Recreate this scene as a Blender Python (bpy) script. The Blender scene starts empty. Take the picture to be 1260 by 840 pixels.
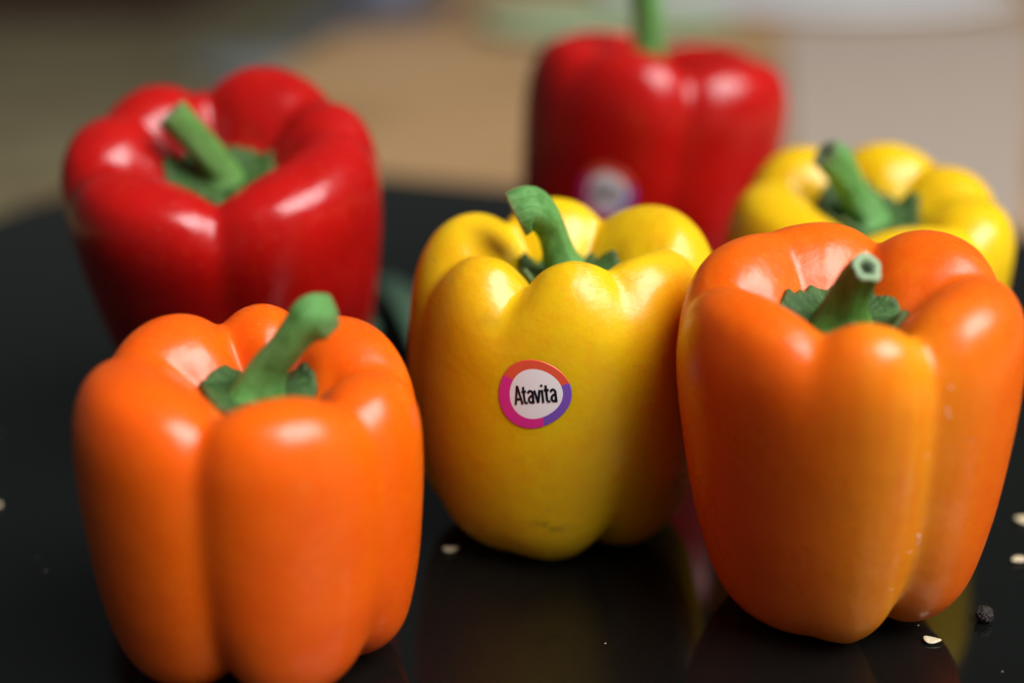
import bpy, bmesh, math, random
import numpy as np
from mathutils import Vector, Matrix, noise
from mathutils.bvhtree import BVHTree

random.seed(7); np.random.seed(7)
R = math.radians
S = bpy.context.scene
COL = S.collection

# ------------------------------------------------------------------ camera
CAM_H, PITCH = 0.185, 20.0
cam = bpy.data.cameras.new('camera'); camo = bpy.data.objects.new('camera', cam); COL.objects.link(camo)
camo.location = (0, 0, CAM_H); camo.rotation_euler = (R(90 - PITCH), 0, 0)
cam.lens = 50; cam.sensor_width = 36; cam.clip_start = .01; cam.clip_end = 100
cam.dof.use_dof = True; cam.dof.focus_distance = 0.342; cam.dof.aperture_fstop = 2.9
cam.dof.aperture_blades = 8
S.camera = camo
# ------------------------------------------------------------------ light
W = bpy.data.worlds.new('World'); S.world = W; W.use_nodes = True
bg = W.node_tree.nodes['Background']; bg.inputs[0].default_value = (.90, 1.0, .95, 1); bg.inputs[1].default_value = .06

def area(name, loc, target, sx, sy, power, col):
    l = bpy.data.lights.new(name, 'AREA'); l.shape = 'RECTANGLE'; l.size = sx; l.size_y = sy
    l.energy = power; l.color = col
    o = bpy.data.objects.new(name, l); COL.objects.link(o); o.location = loc
    o.rotation_euler = (Vector(target) - Vector(loc)).to_track_quat('-Z', 'Y').to_euler()
    return o
area('window_light', (1.74, -.86, 2.58), (.03, .42, .05), 2.6, 2.2, 218, (1, .97, .97))
S.view_settings.view_transform = 'Standard'; S.view_settings.look = 'None'
S.view_settings.exposure = 0; S.view_settings.gamma = 1

# ------------------------------------------------------------------ helpers
def tag(o, label=None, cat=None, group=None, kind=None):
    if label: o['label'] = label
    if cat: o['category'] = cat
    if group: o['group'] = group
    if kind: o['kind'] = kind
    return o

def link_mesh(name, verts, faces, mat, parent=None, smooth=True, loc=None):
    me = bpy.data.meshes.new(name)
    me.from_pydata([tuple(v) for v in verts], [], [tuple(int(i) for i in f) for f in faces]); me.update()
    if smooth: me.polygons.foreach_set('use_smooth', [True] * len(me.polygons))
    for m in (mat if isinstance(mat, (list, tuple)) else [mat]): me.materials.append(m)
    o = bpy.data.objects.new(name, me); COL.objects.link(o)
    if parent: o.parent = parent
    if loc is not None: o.location = loc
    return o

def empty(name, loc):
    o = bpy.data.objects.new(name, None); o.empty_display_size = .02; COL.objects.link(o); o.location = loc
    return o

class N:
    """small node-tree helper"""
    def __init__(self, name):
        self.m = bpy.data.materials.new(name); self.m.use_nodes = True
        self.t = self.m.node_tree; self.b = self.t.nodes['Principled BSDF']
    def node(self, typ, ins=None, **kw):
        n = self.t.nodes.new(typ)
        for k, v in kw.items(): setattr(n, k, v)
        for k, v in (ins or {}).items():
            s = n.inputs[k]
            if isinstance(v, bpy.types.NodeSocket): self.t.links.new(v, s)
            else: s.default_value = v
        return n
    def set(self, **kw):
        for k, v in kw.items():
            s = self.b.inputs[k.replace('_', ' ')]
            if isinstance(v, bpy.types.NodeSocket): self.t.links.new(v, s)
            else: s.default_value = v
    def ramp(self, fac, stops):
        n = self.node('ShaderNodeValToRGB', {0: fac}); e = n.color_ramp.elements
        while len(e) < len(stops): e.new(.5)
        for i, (p, c) in enumerate(stops): e[i].position = p; e[i].color = c
        return n.outputs[0]
    def mix(self, fac, a, b):
        n = self.node('ShaderNodeMix', data_type='RGBA')
        for s, v in ((0, fac), (6, a), (7, b)):
            if isinstance(v, bpy.types.NodeSocket): self.t.links.new(v, n.inputs[s])
            else: n.inputs[s].default_value = v
        return n.outputs[2]
    def noise(self, scale, detail=2, rough=.5, vec=None):
        ins = {'Scale': scale, 'Detail': detail, 'Roughness': rough}
        if vec is not None: ins['Vector'] = vec
        return self.node('ShaderNodeTexNoise', ins).outputs[0]
    def coord(self, which='Object'): return self.node('ShaderNodeTexCoord').outputs[which]
    def mapping(self, vec, scale): return self.node('ShaderNodeMapping', {'Vector': vec, 'Scale': scale}).outputs[0]
    def bump(self, h, strength, dist, normal=None):
        ins = {'Height': h, 'Strength': strength, 'Distance': dist}
        if normal is not None: ins['Normal'] = normal
        return self.node('ShaderNodeBump', ins).outputs[0]

def c4(r, g, b): return (r, g, b, 1)

# ------------------------------------------------------------------ materials
def skin_material(name, base, alt, deep, rough=.29, sss=.5, peel=1.0):
    n = N(name); co = n.coord('Object'); uv = n.coord('UV')
    mul = lambda x, y: n.node('ShaderNodeMath', {0: x, 1: y}, operation='MULTIPLY').outputs[0]
    att = lambda k: n.node('ShaderNodeAttribute', attribute_name=k).outputs['Fac']
    big = n.noise(26, 3, .55, co)
    col = n.mix(n.ramp(big, [(.36, c4(0, 0, 0)), (.68, c4(1, 1, 1))]), base, deep)
    col = n.mix(att('streak'), col, alt)
    # lengthwise fibres, mottling and pores in the skin colour
    fib = n.noise(1, 4, .6, n.mapping(uv, (70, 4, 1)))
    col = n.mix(mul(n.ramp(fib, [(.45, c4(0, 0, 0)), (.75, c4(1, 1, 1))]), .50), col, deep)
    col = n.mix(mul(n.ramp(n.noise(210, 3, .6, co), [(.5, c4(0, 0, 0)), (.78, c4(1, 1, 1))]), .22), col, alt)
    vor = n.node('ShaderNodeTexVoronoi', {'Vector': co, 'Scale': 460}).outputs['Distance']
    pore = n.ramp(vor, [(.0, c4(1, 1, 1)), (.12, c4(0, 0, 0))])
    col = n.mix(mul(pore, .28), col, c4(.95, .72, .40))
    # a few small healed scars
    scar = n.ramp(n.noise(1, 2, .5, n.mapping(co, (70, 70, 190))), [(.755, c4(0, 0, 0)), (.80, c4(1, 1, 1))])
    col = n.mix(mul(scar, .35), col, c4(.42, .26, .08))
    col = n.mix(att('scar'), col, c4(.16, .12, .02))
    rg = n.node('ShaderNodeMapRange', {0: n.noise(75, 4, .65, co), 1: .32, 2: .70, 3: rough - .06, 4: rough + .10}).outputs[0]
    n.set(Base_Color=col, Roughness=rg, Subsurface_Weight=sss, Subsurface_Radius=(1.0, .16, .02), Subsurface_Scale=.009, Specular_IOR_Level=.5)
    wr = n.node('ShaderNodeTexNoise', {'Vector': n.mapping(uv, (34, 95, 1)), 'Scale': 1, 'Detail': 4, 'Roughness': .62, 'Distortion': 1.1}).outputs[0]
    wr = mul(mul(wr, n.ramp(n.noise(120, 2, .5, co), [(.4, c4(0, 0, 0)), (.6, c4(1, 1, 1))])), att('wrinkle'))
    b1 = n.bump(n.noise(95, 3, .55, co), .16, .0013)
    b2 = n.bump(wr, 1.0, .0006, b1)
    b3 = n.bump(n.noise(380, 3, .6, co), .10 * peel, .0006, b2)
    b4 = n.bump(n.noise(1100, 2, .5, co), .12 * peel, .00022, b3)
    n.set(Normal=n.bump(scar, .3, -.0003, b4))
    return n.m

M = {}
M['orange'] = skin_material('orange_skin', c4(.86, .145, .002), c4(.88, .29, .005), c4(.83, .115, .002))
M['orange_bright'] = skin_material('orange_skin_bright', c4(.88, .138, .002), c4(.90, .20, .004), c4(.82, .098, .002))
M['yellow'] = skin_material('yellow_skin', c4(.82, .56, .004), c4(.78, .25, .003), c4(.80, .49, .004))
M['red'] = skin_material('red_skin', c4(.50, .006, .005), c4(.54, .028, .007), c4(.38, .004, .003), rough=.24)

def green_material(name, c1, c2, c3, rough=.5, ribs=60):
    n = N(name); co = n.coord('Object'); uv = n.coord('UV')
    a = n.noise(1, 5, .65, n.mapping(uv, (ribs, 3.5, 1)))
    col = n.mix(n.ramp(a, [(.38, c4(0, 0, 0)), (.62, c4(1, 1, 1))]), c1, c2)
    col = n.mix(n.ramp(n.noise(220, 4, .65, co), [(.48, c4(0, 0, 0)), (.74, c4(1, 1, 1))]), col, c3)
    nick = n.ramp(n.noise(330, 3, .6, co), [(.70, c4(0, 0, 0)), (.76, c4(.75, .75, .75))])
    col = n.mix(nick, col, c4(.17, .115, .04))
    age = n.node('ShaderNodeAttribute', attribute_name='streak').outputs['Fac']
    col = n.mix(age, col, c4(.16, .09, .03))
    n.set(Base_Color=col, Roughness=rough, Subsurface_Weight=.10, Subsurface_Radius=(.4, 1, .2), Subsurface_Scale=.002)
    n.set(Normal=n.bump(nick, .5, -.0004, n.bump(n.noise(480, 4, .65, co), .5, .0007, n.bump(a, .8, .0011))))
    return n.m
M['stem'] = green_material('stem_green', c4(.10, .31, .06), c4(.17, .43, .12), c4(.06, .21, .03), .42)
M['stem_dark'] = green_material('stem_dark_green', c4(.08, .23, .03), c4(.12, .30, .05), c4(.06, .16, .02), .45)
M['calyx'] = green_material('calyx_green', c4(.028, .090, .014), c4(.060, .155, .026), c4(.012, .048, .008), .62)
M['leaf'] = green_material('leaf_green', c4(.06, .13, .075), c4(.10, .19, .12), c4(.04, .08, .05), .42)

def cut_material():
    n = N('cut_stem'); co = n.coord('UV')
    nz = n.noise(6, 4, .7, n.coord('Object'))
    ring = n.node('ShaderNodeAttribute', attribute_name='streak').outputs['Fac']
    col = n.mix(ring, c4(.30, .44, .24), c4(.035, .05, .02))
    col = n.mix(n.ramp(n.noise(900, 3, .7, n.coord('Object')), [(.5, c4(0, 0, 0)), (.75, c4(1, 1, 1))]), col, c4(.14, .17, .08))
    n.set(Base_Color=col, Roughness=.6); n.set(Normal=n.bump(n.noise(1200, 3, .6, n.coord('Object')), .6, .0006))
    return n.m
M['cut'] = cut_material()

def plain(name, col, rough=.5, var=.15, scale=120, bump=0, spec=.5, **kw):
    n = N(name); co = n.coord('Object')
    d = tuple(c * (1 - var) for c in col[:3]) + (1,)
    n.set(Base_Color=n.mix(n.noise(scale, 4, .6, co), d, col), Roughness=rough, Specular_IOR_Level=spec, **kw)
    if bump: n.set(Normal=n.bump(n.noise(scale * 2, 4, .6, co), bump, .001))
    return n.m
M['seed'] = plain('seed_cream', c4(.72, .62, .40), .45, .25, 500, .4)
M['corn'] = plain('peppercorn_black', c4(.035, .025, .022), .38, .7, 700, .9)
M['lab_white'] = plain('sticker_white', c4(.88, .88, .90), .30, .02)
M['lab_red'] = plain('sticker_red', c4(.78, .10, .045), .30, .04)
M['lab_pink'] = plain('sticker_magenta', c4(.74, .03, .30), .30, .04)
M['lab_purple'] = plain('sticker_purple', c4(.20, .09, .50), .30, .04)
M['ink'] = plain('sticker_ink', c4(.006, .005, .012), .35, .1)
M['speck'] = plain('dust_white', c4(.85, .80, .72), .5, .05)

def glass_black():
    n = N('black_glass'); co = n.coord('Object')
    sm = n.noise(7, 5, .6, co)
    n.set(Base_Color=c4(.0042, .0050, .0045), Specular_IOR_Level=.5, Roughness=n.node('ShaderNodeMapRange', {0: sm, 1: .35, 2: .75, 3: .03, 4: .13}).outputs[0])
    return n.m
M['board'] = glass_black()

def wood(name, c1, c2, rough=.42):
    n = N(name); co = n.coord('Object')
    g = n.noise(1, 6, .65, n.mapping(co, (3, 60, 8)))
    col = n.mix(g, c1, c2)
    col = n.mix(n.ramp(n.noise(3.2, 2, .5, co), [(.45, c4(0, 0, 0)), (.7, c4(.75, .75, .75))]), col, c4(.20, .095, .032))
    n.set(Base_Color=col, Roughness=rough); n.set(Normal=n.bump(g, .15, .001))
    return n.m
M['wood'] = wood('table_wood', c4(.32, .185, .082), c4(.52, .33, .155))
M['floor'] = wood('floor_wood', c4(.52, .43, .22), c4(.70, .59, .34), .6)
M['mat'] = plain('placemat_grey', c4(.42, .345, .28), .55, .12, 60)  # pale tone that paints the window's sheen on the tabletop
M['green_plate'] = plain('green_glaze', c4(.45, .58, .33), .22, .05, 40)
M['white_plate'] = plain('white_glaze', c4(.88, .90, .91), .2, .03, 40)
M['lilac'] = plain('lilac_glaze', c4(.45, .44, .58), .25, .05, 40)
M['dark_cloth'] = plain('dark_grey_cloth', c4(.075, .08, .09), .8, .3, 60)  # dark tone that paints the lilac bowl's shadow
M['grey_cloth'] = plain('grey_cloth', c4(.24, .27, .26), .85, .3, 60)
M['terracotta'] = plain('red_brown_paint', c4(.20, .05, .03), .6, .3, 20)

# ------------------------------------------------------------------ the setting
def prism(name, pts, z0, z1, mat, parent=None, bevel=0, loc=None):
    bm = bmesh.new()
    f = bm.faces.new([bm.verts.new((x, y, z0)) for x, y in pts])
    if f.normal.z == 0: f.normal_update()
    ex = bmesh.ops.extrude_face_region(bm, geom=[f])
    bmesh.ops.translate(bm, verts=[v for v in ex['geom'] if isinstance(v, bmesh.types.BMVert)], vec=(0, 0, z1 - z0))
    bmesh.ops.recalc_face_normals(bm, faces=bm.faces[:])
    if bevel: bmesh.ops.bevel(bm, geom=bm.edges[:], offset=bevel, segments=2, affect='EDGES')
    me = bpy.data.meshes.new(name); bm.to_mesh(me); bm.free(); me.materials.append(mat)
    o = bpy.data.objects.new(name, me); COL.objects.link(o)
    if parent: o.parent = parent
    if loc: o.location = loc
    return o

fl = link_mesh('floor', [(-9, -3, 0), (9, -3, 0), (9, 14, 0), (-9, 14, 0)], [(0, 1, 2, 3)], M['floor'], loc=(0, 0, -.755)); tag(fl, kind='structure')

tbl = tag(empty('wooden_table', (.35, .9, -.755)), 'tan brown wooden table under the black board and plates, out of focus', 'table')
ang = R(-8); ca, sa = math.cos(ang), math.sin(ang)
def trot(x, y): return (x * ca - y * sa, x * sa + y * ca)
# table's left edge runs through (-.2108, 1.054) and (-.1443, 1.513)
prism('tabletop', [trot(-.583, -.95), trot(.95, -.95), trot(.95, 1.15), trot(-.583, 1.15)], .712, .748, M['wood'], tbl, .003)
for lx, ly in ((-.51, -.85), (.87, -.85), (-.51, 1.07), (.87, 1.07)):
    x, y = trot(lx, ly)
    prism('leg', [(x - .03, y - .03), (x + .03, y - .03), (x + .03, y + .03), (x - .03, y + .03)], 0, .712, M['wood'], tbl)

bd_ang = R(-21.5)
def brot(x, y):
    c, s = math.cos(bd_ang), math.sin(bd_ang); return (x * c - y * s, x * s + y * c)
# corner of the board at about (-.20, .835)
brd = prism('glass_board', [brot(0, -.76), brot(.70, -.76), brot(.70, 0), brot(0, 0)], -.0068, 0, M['board'], None, .0012, loc=(-.203, .833, 0))
tag(brd, 'glossy black glass board that all the peppers stand on', 'board')

# ------------------------------------------------------------------ peppers
def catmull(pts, n):
    """pts (k, d) -> n samples, uniform Catmull-Rom"""
    P = np.array(pts, float); k = len(P)
    t = np.linspace(0, k - 1, n); i = np.clip(t.astype(int), 0, k - 2); u = (t - i)[:, None]
    p0 = P[np.clip(i - 1, 0, k - 1)]; p1 = P[i]; p2 = P[i + 1]; p3 = P[np.clip(i + 2, 0, k - 1)]
    return .5 * (2 * p1 + (p2 - p0) * u + (2 * p0 - 5 * p1 + 4 * p2 - p3) * u ** 2 + (3 * p1 - p0 - 3 * p2 + p3) * u ** 3)

# r, z, radial groove amplitude, vertical groove amplitude
BASE = [(0, .075, 0, 0), (.20, .05, .02, .01), (.43, .004, .06, .05), (.66, .016, .10, .06), (.845, .11, .10, .03), (.935, .29, .085, 0),
        (.98, .50, .075, 0), (1.0, .69, .08, 0), (.985, .855, .095, -.015), (.895, .96, .10, -.04), (.73, 1.0, .07, -.065), (.56, .988, .02, -.08),
        (.42, .94, 0, -.095), (.33, .885, 0, -.065), (.25, .855, 0, -.015), (.12, .85, 0, 0), (0, .85, 0, 0)]

BARREL = [(0, .075, 0, 0), (.20, .05, .02, .01), (.42, .004, .06, .05), (.63, .02, .10, .06), (.81, .12, .10, .03), (.92, .30, .085, 0),
        (.985, .50, .075, 0), (1.0, .67, .08, 0), (.985, .835, .095, -.015), (.90, .945, .10, -.04), (.75, 1.0, .07, -.065), (.58, .985, .02, -.08),
        (.43, .93, 0, -.08), (.33, .865, 0, -.05), (.25, .832, 0, -.015), (.12, .825, 0, 0), (0, .825, 0, 0)]

def make_body(p, nt=300, nv=170):
    """p: dict with R, H, grooves [(angle, top, mid, bottom)], lobes [(angle, dz, dr)], profile tweaks, tilt"""
    prof = [list(q) for q in {'barrel': BARREL}.get(p.get('profile'), BASE)]
    pit = p.get('pit', 0)
    for q in prof[11:]: q[1] -= pit * (1 - q[0] / .5) if q[0] < .5 else 0
    S4 = catmull(prof, nv)
    r, z, kr, kz = [S4[:, i][:, None] for i in range(4)]
    r = np.maximum(r, 0); r[0] = r[-1] = 0
    v = np.linspace(0, 1, nv)[:, None]
    th = np.linspace(0, 2 * np.pi, nt, endpoint=False)[None, :]
    # weights of the three groove depths along the meridian
    wb = np.clip((.36 - v) / .16, 0, 1); wt = np.clip((v - .44) / .16, 0, 1)
    wb = wb * wb * (3 - 2 * wb); wt = wt * wt * (3 - 2 * wt); wm = 1 - wb - wt
    tw = R(p.get('twist', 0)) * (1 - z)
    the = np.mod(th - tw, 2 * np.pi)
    gs = sorted([(math.radians(g[0]) % (2 * math.pi), g[1], g[2], g[3]) for g in p['grooves']])
    k = len(gs); G1 = np.zeros((nv, nt)); G2 = np.zeros((nv, nt)); D = np.zeros((nv, nt))
    for i in range(k):
        a0, b0 = gs[i], gs[(i + 1) % k]
        span = (b0[0] - a0[0]) % (2 * math.pi)
        rel = np.mod(the - a0[0], 2 * np.pi); inside = rel < span
        s = rel / span * 2 - 1
        d0 = wt * a0[1] + wm * a0[2] + wb * a0[3]; d1 = wt * b0[1] + wm * b0[2] + wb * b0[3]
        d = np.where(s < 0, d0, d1)
        u = (1 - np.abs(s)) * span / 2
        D = np.where(inside, d, D)
        G1 = np.where(inside, np.abs(s) ** 2.2, G1)
        G2 = np.where(inside, np.exp(-np.sqrt(u * u + .0012) / .16), G2)
    g = D * (.44 * G1 + .50 * G2)
    lz = np.zeros((nv, nt)); lr = np.zeros((nv, nt))
    for a, dz, dr in p.get('lobes', []):
        q = np.angle(np.exp(1j * (the - math.radians(a))))
        w = np.exp(-(q / R(p.get('lobe_w', 32))) ** 2)
        lz += dz * w; lr += dr * w
    top = np.clip((v - .40) / .25, 0, 1) * np.clip(r / .45, 0, 1)
    rr = r * (1 - kr * g * 1.6 / np.maximum(r, .35)) * (1 + lr * np.clip(r * 1.6, 0, 1))
    rr = np.maximum(rr, 0) * (1 - p.get('taper', 0) * np.clip(1 - z, 0, 1) ** 1.3)
    zz = z + kz * g * 1.15 + lz * top
    # round the cusps of the grooves a little
    sg = p.get('soft', 2.0)
    f = np.fft.fftfreq(nt, 1 / nt); filt = np.exp(-.5 * (f * math.radians(sg)) ** 2)[None, :]
    rr = np.fft.ifft(np.fft.fft(rr, axis=1) * filt, axis=1).real
    zz = np.fft.ifft(np.fft.fft(zz, axis=1) * filt, axis=1).real
    rr[0] = rr[-1] = 0; zz[0] = zz[0].mean(); zz[-1] = zz[-1].mean()
    rnd = np.random.RandomState(p.get('seed', 1))
    lump = np.zeros((nv, nt))
    for _ in range(9):
        m = rnd.randint(1, 7); fv = rnd.uniform(2, 11)
        lump += rnd.uniform(-1, 1) * np.cos(m * th + rnd.uniform(0, 6.3)) * np.cos(fv * v + rnd.uniform(0, 6.3)) / (1 + .3 * m)
    rr = rr * (1 + .012 * lump * np.sin(np.pi * v))
    Rm, H = p['R'], p['H']
    ws = np.clip((v - .58) / .24, 0, 1); ws = ws * ws * (3 - 2 * ws); psx, psy = p.get('pit_shift', (0, 0))
    bx, by = p.get('bend', (0, 0))      # sideways shift of the middle
    sx, sy = p.get('squash', (1, 1))
    X = rr * np.cos(th) * Rm * sx + bx * np.sin(np.pi * zz) * Rm + ws * psx
    Y = rr * np.sin(th) * Rm * sy + by * np.sin(np.pi * zz) * Rm + ws * psy
    Z = zz * H
    V = np.stack([X, Y, Z], -1).reshape(-1, 3)
    tx, ty = p.get('tilt', (0, 0))
    Rt = np.array((Matrix.Rotation(R(tx), 3, 'X') @ Matrix.Rotation(R(ty), 3, 'Y')))
    V = V @ Rt.T
    zmin = V[:, 2].min(); V[:, 2] -= zmin
    idx = np.arange(nv * nt).reshape(nv, nt)
    F = []
    a = idx[:-1, :]; b = idx[1:, :]
    q = np.stack([a, np.roll(a, -1, 1), np.roll(b, -1, 1), b], -1).reshape(-1, 4)
    pitc = V[idx[-1]].mean(0)
    return V, q, (v * np.ones_like(th)).ravel(), (th * np.ones_like(v)).ravel(), pitc, zz.ravel(), Rt

def float_attr(me, name, vals):
    at = me.attributes.new(name, 'FLOAT', 'POINT'); at.data.foreach_set('value', np.asarray(vals, np.float32))

def uv_grid(me, U, Vv):
    uvl = me.uv_layers.new(name='UVMap'); li = np.zeros(len(me.loops), np.int32); me.loops.foreach_get('vertex_index', li)
    uvl.data.foreach_set('uv', np.stack([U[li], Vv[li]], -1).astype(np.float32).ravel())

def tube(path, radii, ridges=5, ramp=.10, ns=26, n=34, twist=.5, seed=0):
    P = catmull(path, n); rad = catmull([(r,) for r in radii], n)[:, 0]
    T = np.gradient(P, axis=0); T /= np.linalg.norm(T, axis=1)[:, None]
    nrm = np.cross(T[0], (0.3, 1, .1)); nrm /= np.linalg.norm(nrm)
    V = []; rnd = np.random.RandomState(seed)
    ph = rnd.uniform(0, 6.28, 4); A = np.linspace(0, 2 * np.pi, ns, endpoint=False)
    frames = []
    for i in range(n):
        nrm = nrm - T[i] * (nrm @ T[i]); nrm /= np.linalg.norm(nrm); bn = np.cross(T[i], nrm)
        s = i / (n - 1)
        rr = rad[i] * (1 + ramp * (np.abs(np.cos(ridges * .5 * A + ph[0] + twist * s * 3)) * 2 - 1.2) * (1 + .5 * np.sin(A + ph[3])) + .05 * np.cos(2 * A + ph[1] + 3 * s) + .035 * np.cos(3 * A + ph[2] + 9 * s))
        V.append(P[i] + np.outer(np.cos(A) * rr, nrm) + np.outer(np.sin(A) * rr, bn)); frames.append((nrm, bn))
    V = np.array(V); idx = np.arange(n * ns).reshape(n, ns)
    a, b = idx[:-1], idx[1:]
    q = np.stack([a, np.roll(a, -1, 1), np.roll(b, -1, 1), b], -1).reshape(-1, 4)
    U = np.tile(A / 6.283, (n, 1)).ravel(); Vv = np.tile(np.linspace(0, 1, n)[:, None], (1, ns)).ravel()
    return V, q, U, Vv, T[-1], P

def stem(parent, p, anchor, mat):
    """stem tube + its cut end as a sub-part; path in metres relative to the pit's centre"""
    st = p['stem']
    path = [np.array(q) + anchor for q in st['path']]
    V, q, U, Vv, tdir, P = tube(path, st['rad'], st.get('ridges', 5), st.get('ridge', .10), seed=p.get('seed', 1), twist=st.get('twist', .5))
    n, ns = V.shape[:2]
    o = link_mesh('stem', V.reshape(-1, 3), q, mat, parent)
    uv_grid(o.data, U, Vv); float_attr(o.data, 'streak', np.clip((Vv - .90) / .10, 0, 1) ** 1.5 * st.get('dry', .35))
    # cut end: rim, flat ring, sunken dark pith
    rim = V[-1]; c = rim.mean(0)
    rings = [(1.0, .0), (.93, .0005), (.62, .0002), (.44, -.0002), (.32, -.0014), (.12, -.002)]
    VV = np.concatenate([c + (rim - c) * f + tdir * h * st.get('hole', 1) for f, h in rings] + [[c - tdir * .002 * st.get('hole', 1)]])
    m = len(rings); idx = np.arange(m * ns).reshape(m, ns); a, b = idx[:-1], idx[1:]
    F = np.stack([a, np.roll(a, -1, 1), np.roll(b, -1, 1), b], -1).reshape(-1, 4).tolist()
    F += [(int(idx[-1][i]), int(idx[-1][(i + 1) % ns]), m * ns) for i in range(ns)]
    ce = link_mesh('cut_end', VV, F, M['cut'], o)
    dk = np.repeat([.25, 0, .05, .5, .95, 1.0], ns).tolist() + [1.0]
    float_attr(ce.data, 'streak', np.array(dk) * st.get('pith', 1))
    uv_grid(ce.data, np.zeros(len(VV)), np.zeros(len(VV)))
    return o

def calyx(parent, p, anchor, bvh, mat):
    cx = p['calyx']; rnd = np.random.RandomState(p.get('seed', 1) + 5)
    nt, nr = 72, 14; V = []
    A = np.linspace(0, 2 * np.pi, nt, endpoint=False)
    jag = np.array([noise.noise((math.cos(a) * 3.2, math.sin(a) * 3.2, p.get('seed', 1) * 1.7)) for a in A])
    jag2 = np.array([noise.noise((math.cos(a) * 9, math.sin(a) * 9, p.get('seed', 1) * 2.3)) for a in A])
    k = cx.get('points', 5); ph = R(cx.get('phase', 0))
    pt = (.5 + .5 * np.cos(k * (A - ph))) ** 1.5
    ro = cx['r'] * (.84 + .16 * pt + .14 * jag + .05 * jag2)
    def surf(x, y):
        h = bvh.ray_cast(Vector((x, y, anchor[2] + .045)), Vector((0, 0, -1)))
        return h[0].z if h[0] is not None else anchor[2] + .05
    climb = cx.get('climb', .0050)
    for i, a in enumerate(A):            # a lobe of the calyx stops where the wall of the pit gets steep
        while ro[i] > .004 and surf(anchor[0] + math.cos(a) * ro[i], anchor[1] + math.sin(a) * ro[i]) > anchor[2] + climb * (1 + .5 * jag2[i]): ro[i] *= .94
    ker = np.exp(-.5 * (np.arange(-6, 7) / 2.2) ** 2); ker /= ker.sum()
    ro = sum(k_ * np.roll(ro, q_) for k_, q_ in zip(ker, range(-6, 7))) * (1 + .09 * jag2)
    for j in range(nr):
        f = .12 + .88 * j / (nr - 1)
        for i, a in enumerate(A):
            x, y = anchor[0] + math.cos(a) * ro[i] * f, anchor[1] + math.sin(a) * ro[i] * f
            lift = .0010 + .0012 * f + cx.get('curl', .002) * f ** 3 * (.3 + .6 * pt[i] + .5 * jag2[i]) + .0012 * jag[i] * f 
            V.append((x, y, surf(x, y) + max(lift, .0007)))
    V = np.array(V); idx = np.arange(nr * nt).reshape(nr, nt); a, b = idx[:-1], idx[1:]
    q = np.stack([a, b, np.roll(b, -1, 1), np.roll(a, -1, 1)], -1).reshape(-1, 4)[:, ::-1]
    o = link_mesh('calyx', V, q, mat, parent)
    Uu = np.tile(A / 6.283, (nr, 1)).ravel(); Vv = np.tile(np.linspace(0, 1, nr)[:, None], (1, nt)).ravel()
    uv_grid(o.data, Uu, Vv); float_attr(o.data, 'streak', np.clip((Vv - .95) * 20, 0, 1) * .25)
    sm = o.modifiers.new('thickness', 'SOLIDIFY'); sm.thickness = .0015; sm.offset = 1
    return o

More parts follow.
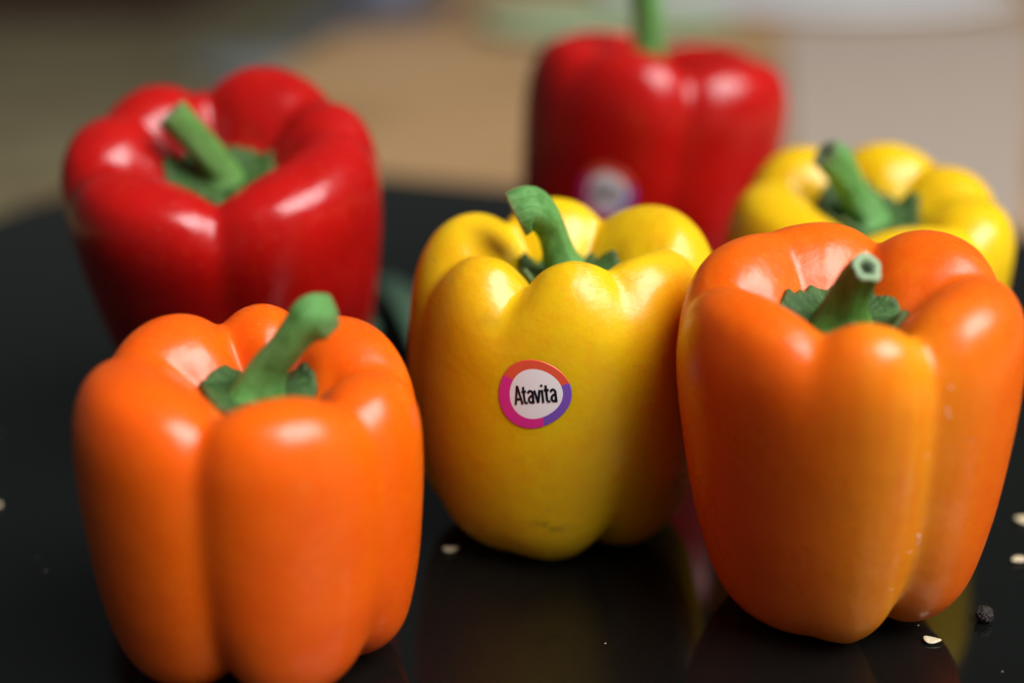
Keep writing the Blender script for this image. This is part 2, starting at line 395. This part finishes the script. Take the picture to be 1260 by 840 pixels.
def sticker(parent, bvh, center, ndir, radius, roll=0):
    """thin round paper label wrapped on the skin: coloured ring, white disc, lettering. center/ndir in the pepper's local space"""
    nd = Vector(ndir).normalized()
    hit, nrm, _, _ = bvh.ray_cast(Vector(center) + nd * .08, -nd)
    nd = nrm.copy(); up = Vector((0, 0, 1)) - nd * nd.z; up.normalize(); rt = up.cross(nd).normalized()
    up, rt = up * math.cos(roll) + rt * math.sin(roll), rt * math.cos(roll) - up * math.sin(roll)
    org = hit
    def put(x, y, lift):
        s = org + rt * x + up * y + nd * .03
        h, n, _, _ = bvh.ray_cast(s, -nd)
        if h is None: h, n = org + rt * x + up * y, nd
        return h + n * lift
    nt = 96; fr = [.0, .2, .4, .58, .72, .86, .975, .99, 1.0]; V = []; F = []; mi = []
    def rad(a): return 1 + .035 * math.cos(a * 2 - 1.2) + .03 * math.cos(3 * a + .4)
    for j, f in enumerate(fr):
        for i in range(nt):
            a = 2 * math.pi * i / nt; ff = f * radius * rad(a)
            # white disc sits a little to the right of the ring's centre
            off = .055 * radius * (1 - abs(f - .72) / .72 if f <= .72 else max(0, 1 - (f - .72) / .28))
            V.append(put(ff * math.cos(a) + off, ff * math.sin(a) + off * .3, .00022 if f < .995 else .00002))
    for j in range(len(fr) - 1):
        for i in range(nt):
            F.append((j * nt + i, (j + 1) * nt + i, (j + 1) * nt + (i + 1) % nt, j * nt + (i + 1) % nt))
            deg = 360 * (i + .5) / nt
            if j < 4: m = 0
            elif 15 < deg <= 142: m = 1
            elif 142 < deg <= 282: m = 2
            else: m = 3
            mi.append(m)
    o = link_mesh('sticker', V, F, [M['lab_white'], M['lab_red'], M['lab_pink'], M['lab_purple']], parent)
    o.data.polygons.foreach_set('material_index', mi)
    # lettering
    glyph = {'A': (.44, [[(.0, 0), (.21, 1)], [(.42, 0), (.21, 1)], [(.08, .29), (.34, .29)]]),
             't': (.33, [[(.12, .92), (.12, .16), (.16, .07), (.28, .065)], [(0, .665), (.27, .665)]]),
             'a': (.41, [[(.04, .55), (.07, .64), (.15, .68), (.24, .66), (.30, .57), (.30, 0)], [(.30, .41), (.16, .39), (.07, .31), (.05, .19), (.09, .09), (.17, .065), (.25, .11), (.30, .20)]]),
             'v': (.40, [[(0, .70), (.16, .03)], [(.32, .70), (.16, .03)]]),
             'i': (.17, [[(.05, .70), (.05, 0)], [(.05, .97), (.05, .85)]])}
    bm = bmesh.new(); pen = 0; hw = .065; total = sum(glyph[ch][0] for ch in 'Atavita') - .08; ly = 0
    for ch in 'Atavita':
        adv, lines = glyph[ch]
        for ln in lines:
            fine = [ln[0]]
            for p_, q_ in zip(ln[:-1], ln[1:]):
                m_ = max(1, int(math.hypot(q_[0] - p_[0], q_[1] - p_[1]) / .12))
                fine += [(p_[0] + (q_[0] - p_[0]) * (t_ + 1) / m_, p_[1] + (q_[1] - p_[1]) * (t_ + 1) / m_) for t_ in range(m_)]
            row = []; ly += 1
            for i_, (px, py) in enumerate(fine):
                a_ = fine[max(0, i_ - 1)]; b_ = fine[min(len(fine) - 1, i_ + 1)]
                dx, dy = b_[0] - a_[0], b_[1] - a_[1]; L = math.hypot(dx, dy); nx, ny = -dy / L * hw, dx / L * hw
                pr = []
                for sg in (1, -1):
                    x = ((pen + px + sg * nx) / total - .5) * 1.14 * radius; y = (py + sg * ny - .5) * .55 * radius
                    y += .03 * radius - .05 * radius * (x / radius) ** 2 + .03 * x
                    pr.append(bm.verts.new(put(x + .055 * radius, y, .00030 + .000004 * ly)))
                row.append(pr)
            for u_, w_ in zip(row[:-1], row[1:]): bm.faces.new((u_[0], u_[1], w_[1], w_[0]))
        pen += adv
    me = bpy.data.meshes.new('lettering'); bm.to_mesh(me); bm.free(); me.materials.append(M['ink'])
    lo = bpy.data.objects.new('lettering', me); COL.objects.link(lo); lo.parent = o
    return o

def pepper(name, label, loc, p, mat, stem_mat='stem'):
    V, q, vv, th, pitc, zz, Rt = make_body(p)
    root = tag(empty(name, (loc[0], loc[1], .0002)), label, 'bell pepper', 'bell peppers on the black board')
    o = link_mesh('skin', V, q, M[mat], root)
    uv_grid(o.data, th / (2 * np.pi), vv)
    st = np.zeros(len(V)); wr = np.zeros(len(V))
    for a, w, v0, v1, amt in p.get('streaks', []):
        d = np.angle(np.exp(1j * (th - R(a)))) / R(w)
        st += amt * np.exp(-d * d) * np.clip((vv - v0) / .12, 0, 1) * np.clip((v1 - vv) / .12, 0, 1)
    for a, w, v0, v1, amt in p.get('wrinkles', []):
        d = np.angle(np.exp(1j * (th - R(a)))) / R(w)
        wr += amt * np.exp(-d * d) * np.clip((vv - v0) / .08, 0, 1) * np.clip((v1 - vv) / .08, 0, 1)
    float_attr(o.data, 'streak', np.clip(st, 0, 1)); float_attr(o.data, 'wrinkle', wr)
    sc = np.zeros(len(V))
    for x, z, w, h, tilt, amt in p.get('scars', []):     # blemishes on the front of the pepper, metres from its axis and from the board
        dx, dz = V[:, 0] - x, V[:, 2] - z
        a = (dx * math.cos(tilt) + dz * math.sin(tilt)) / w; b = (dz * math.cos(tilt) - dx * math.sin(tilt) + .0008 * np.sin(dx * 900)) / h
        sc = np.maximum(sc, amt * np.exp(-a * a - b * b) * (V[:, 1] < 0))
    float_attr(o.data, 'scar', sc)
    bvh = BVHTree.FromPolygons([Vector(v) for v in V], [tuple(int(i) for i in f) for f in q])
    anchor = pitc + np.array((0, 0, -.001))
    stem(root, p, anchor, M[stem_mat]); calyx(root, p, pitc, bvh, M['calyx'])
    return root, bvh, V, pitc

mm = .001
def mmp(l): return [tuple(c * mm for c in q) for q in l]
PEP = {}
# ---- front left, bright orange
PEP['A'] = dict(R=.0378, H=.0755, seed=3, tilt=(4, 0), taper=-.05, pit_shift=(.0025, 0), pit=.0, soft=2.2,
    grooves=[(-99, 1.2, 1.1, 1.5), (-33, .9, .45, .9), (9, .9, .25, .5), (72, 1., .6, .9), (112, 1.1, .5, .7), (168, .7, .15, .5)],
    lobes=[(-65, -.005, .0), (-10, -.045, .01), (-140, .02, .0), (135, .015, .0)],
    stem=dict(path=mmp([(-1, 0, -2), (0, 0, 3), (3, -1, 9), (6.5, -2, 13.5), (10, -2, 18), (13, -1, 20.5), (17, 1, 21.3)]), rad=[.0092, .0056, .0039, .0035, .0039, .0050, .0036], hole=.2, pith=.25, ridge=.10),
    calyx=dict(r=.0135, points=5, phase=20, curl=.0002, climb=.0028))
# ---- centre, yellow with the sticker
PEP['B'] = dict(R=.0404, H=.0850, seed=8, taper=-.14, squash=(1, .93), tilt=(3, 1), pit=.0, soft=2.0, profile='barrel',
    grooves=[(-69, .7, .02, .9), (-116, 1.6, .0, .1), (-160, .9, .3, .5), (125, 1.1, .5, .8), (68, 1.1, .5, .8), (-6, 1.1, .5, .9)],
    lobes=[(-75, .01, .0), (-142, -.02, .0), (-25, -.01, -.035), (28, .02, .065)],
    streaks=[(-150, 30, .0, .75, .35), (-42, 24, .0, .64, .85)],
    scars=[(-.004, .0165, .0045, .0007, -.15, .6), (.0300, .022, .0016, .0030, 0, .45), (.012, .012, .002, .0008, .5, .3), (-.012, .061, .0006, .0005, 0, .6), (-.018, .071, .003, .0015, .4, .25)],
    wrinkles=[(-80, 17, .54, .74, 1.3), (20, 30, .55, .78, .4), (-140, 20, .5, .7, .3)],
    stem=dict(path=mmp([(0, 0, -2), (0, 0, 3), (-2, -1, 9), (-4, -2.5, 15.5), (-6.5, -4, 20), (-10, -5, 22.5), (-13.5, -5.5, 21.2)]), rad=[.0094, .0060, .0043, .0039, .0047, .0058, .0060], hole=.4, pith=.6, dry=.8, ridge=.08),
    calyx=dict(r=.0135, points=5, phase=0, curl=.0015))
# ---- front right, deep orange
PEP['C'] = dict(R=.0407, H=.0890, seed=5, squash=(1, .94), tilt=(6, -3.2), pit_shift=(-.0025, -.003), pit=.0, soft=2.2, taper=.09,
    grooves=[(-71, 1.2, .85, 1.3), (-113, .8, .0, .15), (172, .9, .2, .6), (66, 1., .6, .9), (116, .22, .05, .2), (4, .9, .35, .7)],
    lobes=[(-90, -.015, .01), (-35, .0, .0), (125, .01, 0), (45, .01, 0)],
    streaks=[(-80, 24, .02, .80, .95)],
    stem=dict(path=mmp([(0, 0, -2), (0, -1, 4), (0.5, -3, 9), (1.5, -5.5, 14), (2.5, -9, 18)]), rad=[.0098, .0060, .0044, .0039, .0035], hole=1.0, pith=1.0, ridge=.08),
    calyx=dict(r=.0165, points=5, phase=40, curl=.0006, climb=.0036))
# ---- back left, red
PEP['D'] = dict(R=.0483, H=.100, seed=11, tilt=(19, 0), pit=.02, soft=2.0, taper=.15,
    grooves=[(-82, 1., .5, 1.0), (5, .35, .2, .6), (42, .6, .25, .6), (108, 1.4, .8, 1.0), (155, .4, .2, .4), (-160, .9, .4, .7)],
    lobes=[(75, .02, .02), (-120, .0, 0)],
    stem=dict(path=mmp([(0, 0, -2), (0, 0, 3), (-3, -1, 9), (-8, -2, 16), (-13, -3, 22)]), rad=[.0088, .0060, .0050, .0049, .0051], hole=.4, pith=.5, ridge=.04),
    calyx=dict(r=.0165, points=4, phase=10, curl=.001))
# ---- back centre, tall red
PEP['E'] = dict(R=.0505, H=.106, seed=14, tilt=(-2, 7), pit=.03, soft=2.2, taper=.11,
    grooves=[(-82, .9, .9, 1.0), (-135, .45, .1, .5), (10, .6, .5, .8), (85, .8, .6, .8), (170, .7, .4, .6)],
    lobes=[(-55, .0, .0)],
    stem=dict(path=mmp([(-3, 0, -2), (-3, 0, 8), (-4, 0, 20), (-5, 0, 36), (-7, 2, 52)]), rad=[.009, .0062, .0055, .0054, .006], hole=.4, pith=.5, ridge=.05),
    calyx=dict(r=.0155, points=5, phase=10, curl=.002))
# ---- back right, yellow
PEP['F'] = dict(R=.0432, H=.079, seed=17, tilt=(12, 0), pit=.0, soft=2.0,
    grooves=[(96, 1.3, .6, .9), (42, .6, .3, .6), (2, .6, .3, .6), (-45, .8, .5, .8), (-110, .8, .5, .8), (152, 1.1, .5, .7)],
    lobes=[(70, .02, .0), (125, .02, .0)],
    stem=dict(path=mmp([(0, 0, -2), (0, 0, 3), (-4, 0, 9), (-8, -1, 15), (-11.5, -2, 20), (-15.5, -3, 23.5)]), rad=[.0088, .0058, .0047, .0045, .0050, .0046], hole=.5, pith=1.2, dry=.5, ridge=.06),
    calyx=dict(r=.016, points=5, phase=15, curl=.002))
LOC = {'A': (-.0585, .2960), 'B': (.0131, .3616), 'C': (.0818, .3176), 'D': (-.0855, .4390), 'E': (.0435, .5289), 'F': (.1085, .4330)}

pepper('orange_bell_pepper', 'bright orange bell pepper at front left, its thick stem bent to the right', LOC['A'], PEP['A'], 'orange_bright')
rB, bB, VB, _ = pepper('yellow_bell_pepper', 'yellow bell pepper in the middle with a round printed sticker on its front', LOC['B'], PEP['B'], 'yellow')
pepper('orange_bell_pepper', 'deep orange bell pepper at front right with its short stem pointing at the viewer', LOC['C'], PEP['C'], 'orange', 'stem_dark')
pepper('red_bell_pepper', 'wide red bell pepper at back left with its top tipped forward, no sticker', LOC['D'], PEP['D'], 'red', 'stem_dark')
rE, bE, VE, _ = pepper('red_bell_pepper', 'tall upright red bell pepper at the back with a round sticker on its side', LOC['E'], PEP['E'], 'red')
pepper('yellow_bell_pepper', 'yellow bell pepper half hidden behind the front right orange pepper', LOC['F'], PEP['F'], 'yellow')
sticker(rB, bB, (-.0030, 0, .0482), (-.12, -1, .15), .0090, R(-7))
sticker(rE, bE, (-.0025, 0, .0630), (-.2, -1, .0), .0100, 0)

# ------------------------------------------------------------------ little things on the board
def seed(x, y, rz, label, s=1, k=0):
    nu, nv = 20, 12; V = []
    for j in range(nv + 1):
        ph = math.pi * j / nv
        for i in range(nu):
            a = 2 * math.pi * i / nu
            X = math.cos(a) * math.sin(ph); Y = math.sin(a) * math.sin(ph); Zz = math.cos(ph)
            # flat kidney shape with a beak and a thick rim
            rx = .0020 * (1 + .35 * max(0, X) ** 2); ry = .0015 * (1 - .25 * X)
            z = .00055 * Zz * (1 - .35 * math.exp(-(X * X + Y * Y) * 4)) + .0003 * X * X
            V.append((X * rx * s, (Y * ry + .0004 * X * X) * s, (z + .00058) * s))
    F = [(j * nu + i, (j + 1) * nu + i, (j + 1) * nu + (i + 1) % nu, j * nu + (i + 1) % nu) for j in range(nv) for i in range(nu)]
    o = link_mesh('pepper_seed', V, F, M['seed']); o.location = (x, y, .0001); o.rotation_euler = (R(5 * math.sin(k)), 0, R(rz))
    return tag(o, label, 'seed', 'pepper seeds scattered on the black board')
seed(.1007, .2968, -15, 'cream pepper seed lying in front of the right orange pepper, nearest the bottom edge', .92, 1)
seed(.1440, .3595, 20, 'pale pepper seed at the right edge, the farther of two beside the orange pepper', 1.15, 2)
seed(.1352, .3369, -160, 'pale pepper seed at the right edge, the nearer of two beside the orange pepper', .95, 3)
seed(-.0169, .3423, 5, 'brownish pepper seed lying just left of the base of the middle yellow pepper', .9, 4)
seed(-.1482, .3686, 80, 'small pepper seed cut by the left edge of the picture', .8, 5)

def peppercorn(x, y):
    bm = bmesh.new(); bmesh.ops.create_icosphere(bm, subdivisions=5, radius=.0021)
    for v in bm.verts:
        d = v.co.normalized()
        w = abs(noise.noise(d * 2.6)) * 1.6 + .5 * abs(noise.noise(d * 6))
        v.co = d * .0021 * (.86 + .22 * w)
    me = bpy.data.meshes.new('peppercorn'); bm.to_mesh(me); bm.free(); me.materials.append(M['corn'])
    me.polygons.foreach_set('use_smooth', [True] * len(me.polygons))
    o = bpy.data.objects.new('peppercorn', me); COL.objects.link(o); o.location = (x, y, .0020)
    tag(o, 'wrinkled black peppercorn on the board right of the front right orange pepper', 'peppercorn')
peppercorn(.1165, .3065)

def leaf_blade(path, w, label, seed_):
    """a fleshy curled leaf: flattened tube tapering to both ends"""
    n, ns = 30, 16; P = catmull(path, n); T = np.gradient(P, axis=0); T /= np.linalg.norm(T, axis=1)[:, None]
    V = []; st = []
    for i in range(n):
        s = i / (n - 1); side = np.cross(T[i], (0, 0, 1)); side /= np.linalg.norm(side) + 1e-9; nn = np.cross(side, T[i])
        ww = w * (math.sin(math.pi * (.06 + .9 * s)) ** .7)
        for k in range(ns):
            a = 2 * math.pi * k / ns
            V.append(P[i] + side * math.cos(a) * ww + nn * (math.sin(a) * ww * .30 + .25 * ww * math.cos(a) ** 2)); st.append(max(0, s - .85) * 5)
    V = np.array(V); V[:, 2] += .0003 - min(0, V[:, 2].min()); idx = np.arange(n * ns).reshape(n, ns); a, b = idx[:-1], idx[1:]
    q = np.stack([a, np.roll(a, -1, 1), np.roll(b, -1, 1), b], -1).reshape(-1, 4).tolist() + [tuple(idx[0][::-1]), tuple(idx[-1])]
    base = V[:ns].mean(0) * (1, 1, 0)
    o = link_mesh('leaf', V - base, q, M['leaf'], loc=base)
    uv_grid(o.data, V[:, 0] * 60, V[:, 1] * 20); float_attr(o.data, 'streak', np.clip(st, 0, 1))
    return tag(o, label, 'leaf', 'green leaves lying on the board')
leaf_blade([(-.030, .470, .003), (-.034, .490, .010), (-.041, .520, .012), (-.051, .555, .008), (-.055, .572, .004)], .0060, 'dark green curled leaf on the board left of the middle yellow pepper', 1)
leaf_blade([(-.052, .505, .003), (-.058, .515, .006), (-.066, .535, .006), (-.070, .552, .003)], .0042, 'small dark green leaf seen just behind the bent stem of the left orange pepper', 2)

# white dust flecks sticking to the front right orange pepper are added below, once its skin exists
def flecks(root_loc, spots):
    root = [o for o in COL.objects if o.type == 'EMPTY' and o.get('label', '').startswith('deep orange')][0]
    sk = [c for c in root.children if c.name.startswith('skin')][0]
    bvh = BVHTree.FromPolygons([v.co.copy() for v in sk.data.vertices], [tuple(f.vertices) for f in sk.data.polygons])
    bm = bmesh.new()
    for x, z, s in spots:
        h, n, _, _ = bvh.ray_cast(Vector((x, -.2, z)), Vector((0, 1, 0)))
        if h is None: continue
        t = bmesh.ops.create_icosphere(bm, subdivisions=1, radius=s)
        for v in t['verts']:
            v.co = Vector((v.co.x * random.uniform(.5, 1.1), v.co.y * .5, v.co.z * random.uniform(.7, 1.5))) + h + n * s * .2
    me = bpy.data.meshes.new('dust_fleck'); bm.to_mesh(me); bm.free(); me.materials.append(M['speck'])
    o = bpy.data.objects.new('dust_fleck', me); COL.objects.link(o); o.parent = root; o['kind'] = 'stuff'
flecks(LOC['C'], [(.0085, .036, .0004), (.0088, .0335, .00025), (.0092, .0345, .0002), (.0105, .068, .0003), (.011, .0665, .00025), (.007, .0575, .00025), (.0108, .073, .0003), (.0070, .0320, .0002), (.004, .022, .0002)])

# ------------------------------------------------------------------ far end of the table, out of focus
def lathe(prof, n=64):
    V = []; F = []; m = len(prof)
    for r, z in prof:
        for i in range(n):
            a = 2 * math.pi * i / n; V.append((r * math.cos(a), r * math.sin(a), z))
    for j in range(m - 1):
        for i in range(n): F.append((j * n + i, j * n + (i + 1) % n, (j + 1) * n + (i + 1) % n, (j + 1) * n + i))
    F.append(tuple(range(n))[::-1]); F.append(tuple((m - 1) * n + i for i in range(n)))
    return V, F
TZ = -.007
V, F = lathe([(.06, .0), (.064, .002), (.10, .004), (.128, .0075), (.1295, .009), (.127, .0105), (.096, .0072), (.09, .0055), (.01, .0055)])
o = link_mesh('green_plate', V, F, M['green_plate'], loc=(.092, 1.445, TZ)); tag(o, 'pale green plate on the table behind the tall red pepper', 'plate')
V, F = lathe([(.17, 0), (.175, .004), (.25, .006), (.252, .009), (.247, .0115), (.235, .0105), (.19, .0095), (.15, .0095), (.02, .0095)])
o = link_mesh('white_platter', V, F, M['white_plate'], loc=(.350, 1.76, TZ)); tag(o, 'large white platter cut off by the top edge of the picture', 'platter')
V, F = lathe([(.035, 0), (.038, .004), (.062, .03), (.070, .055), (.0715, .057), (.069, .057), (.06, .031), (.035, .007), (.01, .006)])
o = link_mesh('lilac_bowl', V, F, M['lilac'], loc=(-.155, 1.66, TZ)); tag(o, 'small pale lilac bowl at the far left of the table', 'bowl')

mt = prism('placemat', [(.150, .735), (.256, .690), (.545, 1.50), (.275, 1.47)], -.0068, -.0052, M['mat'], None, .0005)  # thin sheet added to paint window sheen on the wood; no real mat
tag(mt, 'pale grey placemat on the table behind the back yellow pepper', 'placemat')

dg = prism('dark_trivet', [(-.225, 1.36), (-.09, 1.50), (-.05, 1.75), (-.20, 1.70)], -.0068, -.0030, M['dark_cloth'], None, .0005)  # thin dark sheet laid in as the bowl's painted shadow
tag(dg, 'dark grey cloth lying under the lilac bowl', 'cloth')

stl = tag(empty('stool', (-.52, 2.85, -.755)), 'round stool with a blue grey seat beyond the left edge of the table', 'stool')
V, F = lathe([(.115, .47), (.125, .475), (.128, .49), (.12, .505), (.06, .510), (.01, .511)])
link_mesh('seat', V, F, M['grey_cloth'], stl)
for sx in (-1, 1):
    for sy in (-1, 1):
        V, F = lathe([(.014, 0), (.015, .01), (.013, .46), (.012, .472)], 12)
        V = [(x + sx * (.10 - .05 * z), y + sy * (.10 - .05 * z), z) for x, y, z in V]
        link_mesh('leg', V, F, M['wood'], stl)
rg = prism('rug', [(-4.2, 7.3), (-1.7, 7.3), (-1.7, 11), (-4.2, 11)], -.7548, -.742, M['terracotta'], None, .004)
tag(rg, 'red brown rug on the floor at the far upper left', 'rug')

# specks of dust on the black glass
bm = bmesh.new(); rd = random.Random(3)
for _ in range(90):
    x, y = rd.uniform(-.2, .22), rd.uniform(.22, .62); q = rd.random() ** 3
    bmesh.ops.create_icosphere(bm, subdivisions=1, radius=.00005 + .00016 * q, matrix=Matrix.Translation((x, y, .0001)) @ Matrix.Diagonal((rd.uniform(.7, 2.2), 1, .6, 1)))
me = bpy.data.meshes.new('dust'); bm.to_mesh(me); bm.free(); me.materials.append(M['speck'])
du = bpy.data.objects.new('dust', me); COL.objects.link(du)
tag(du, 'tiny pale specks of dust scattered over the black glass board', 'dust', kind='stuff')
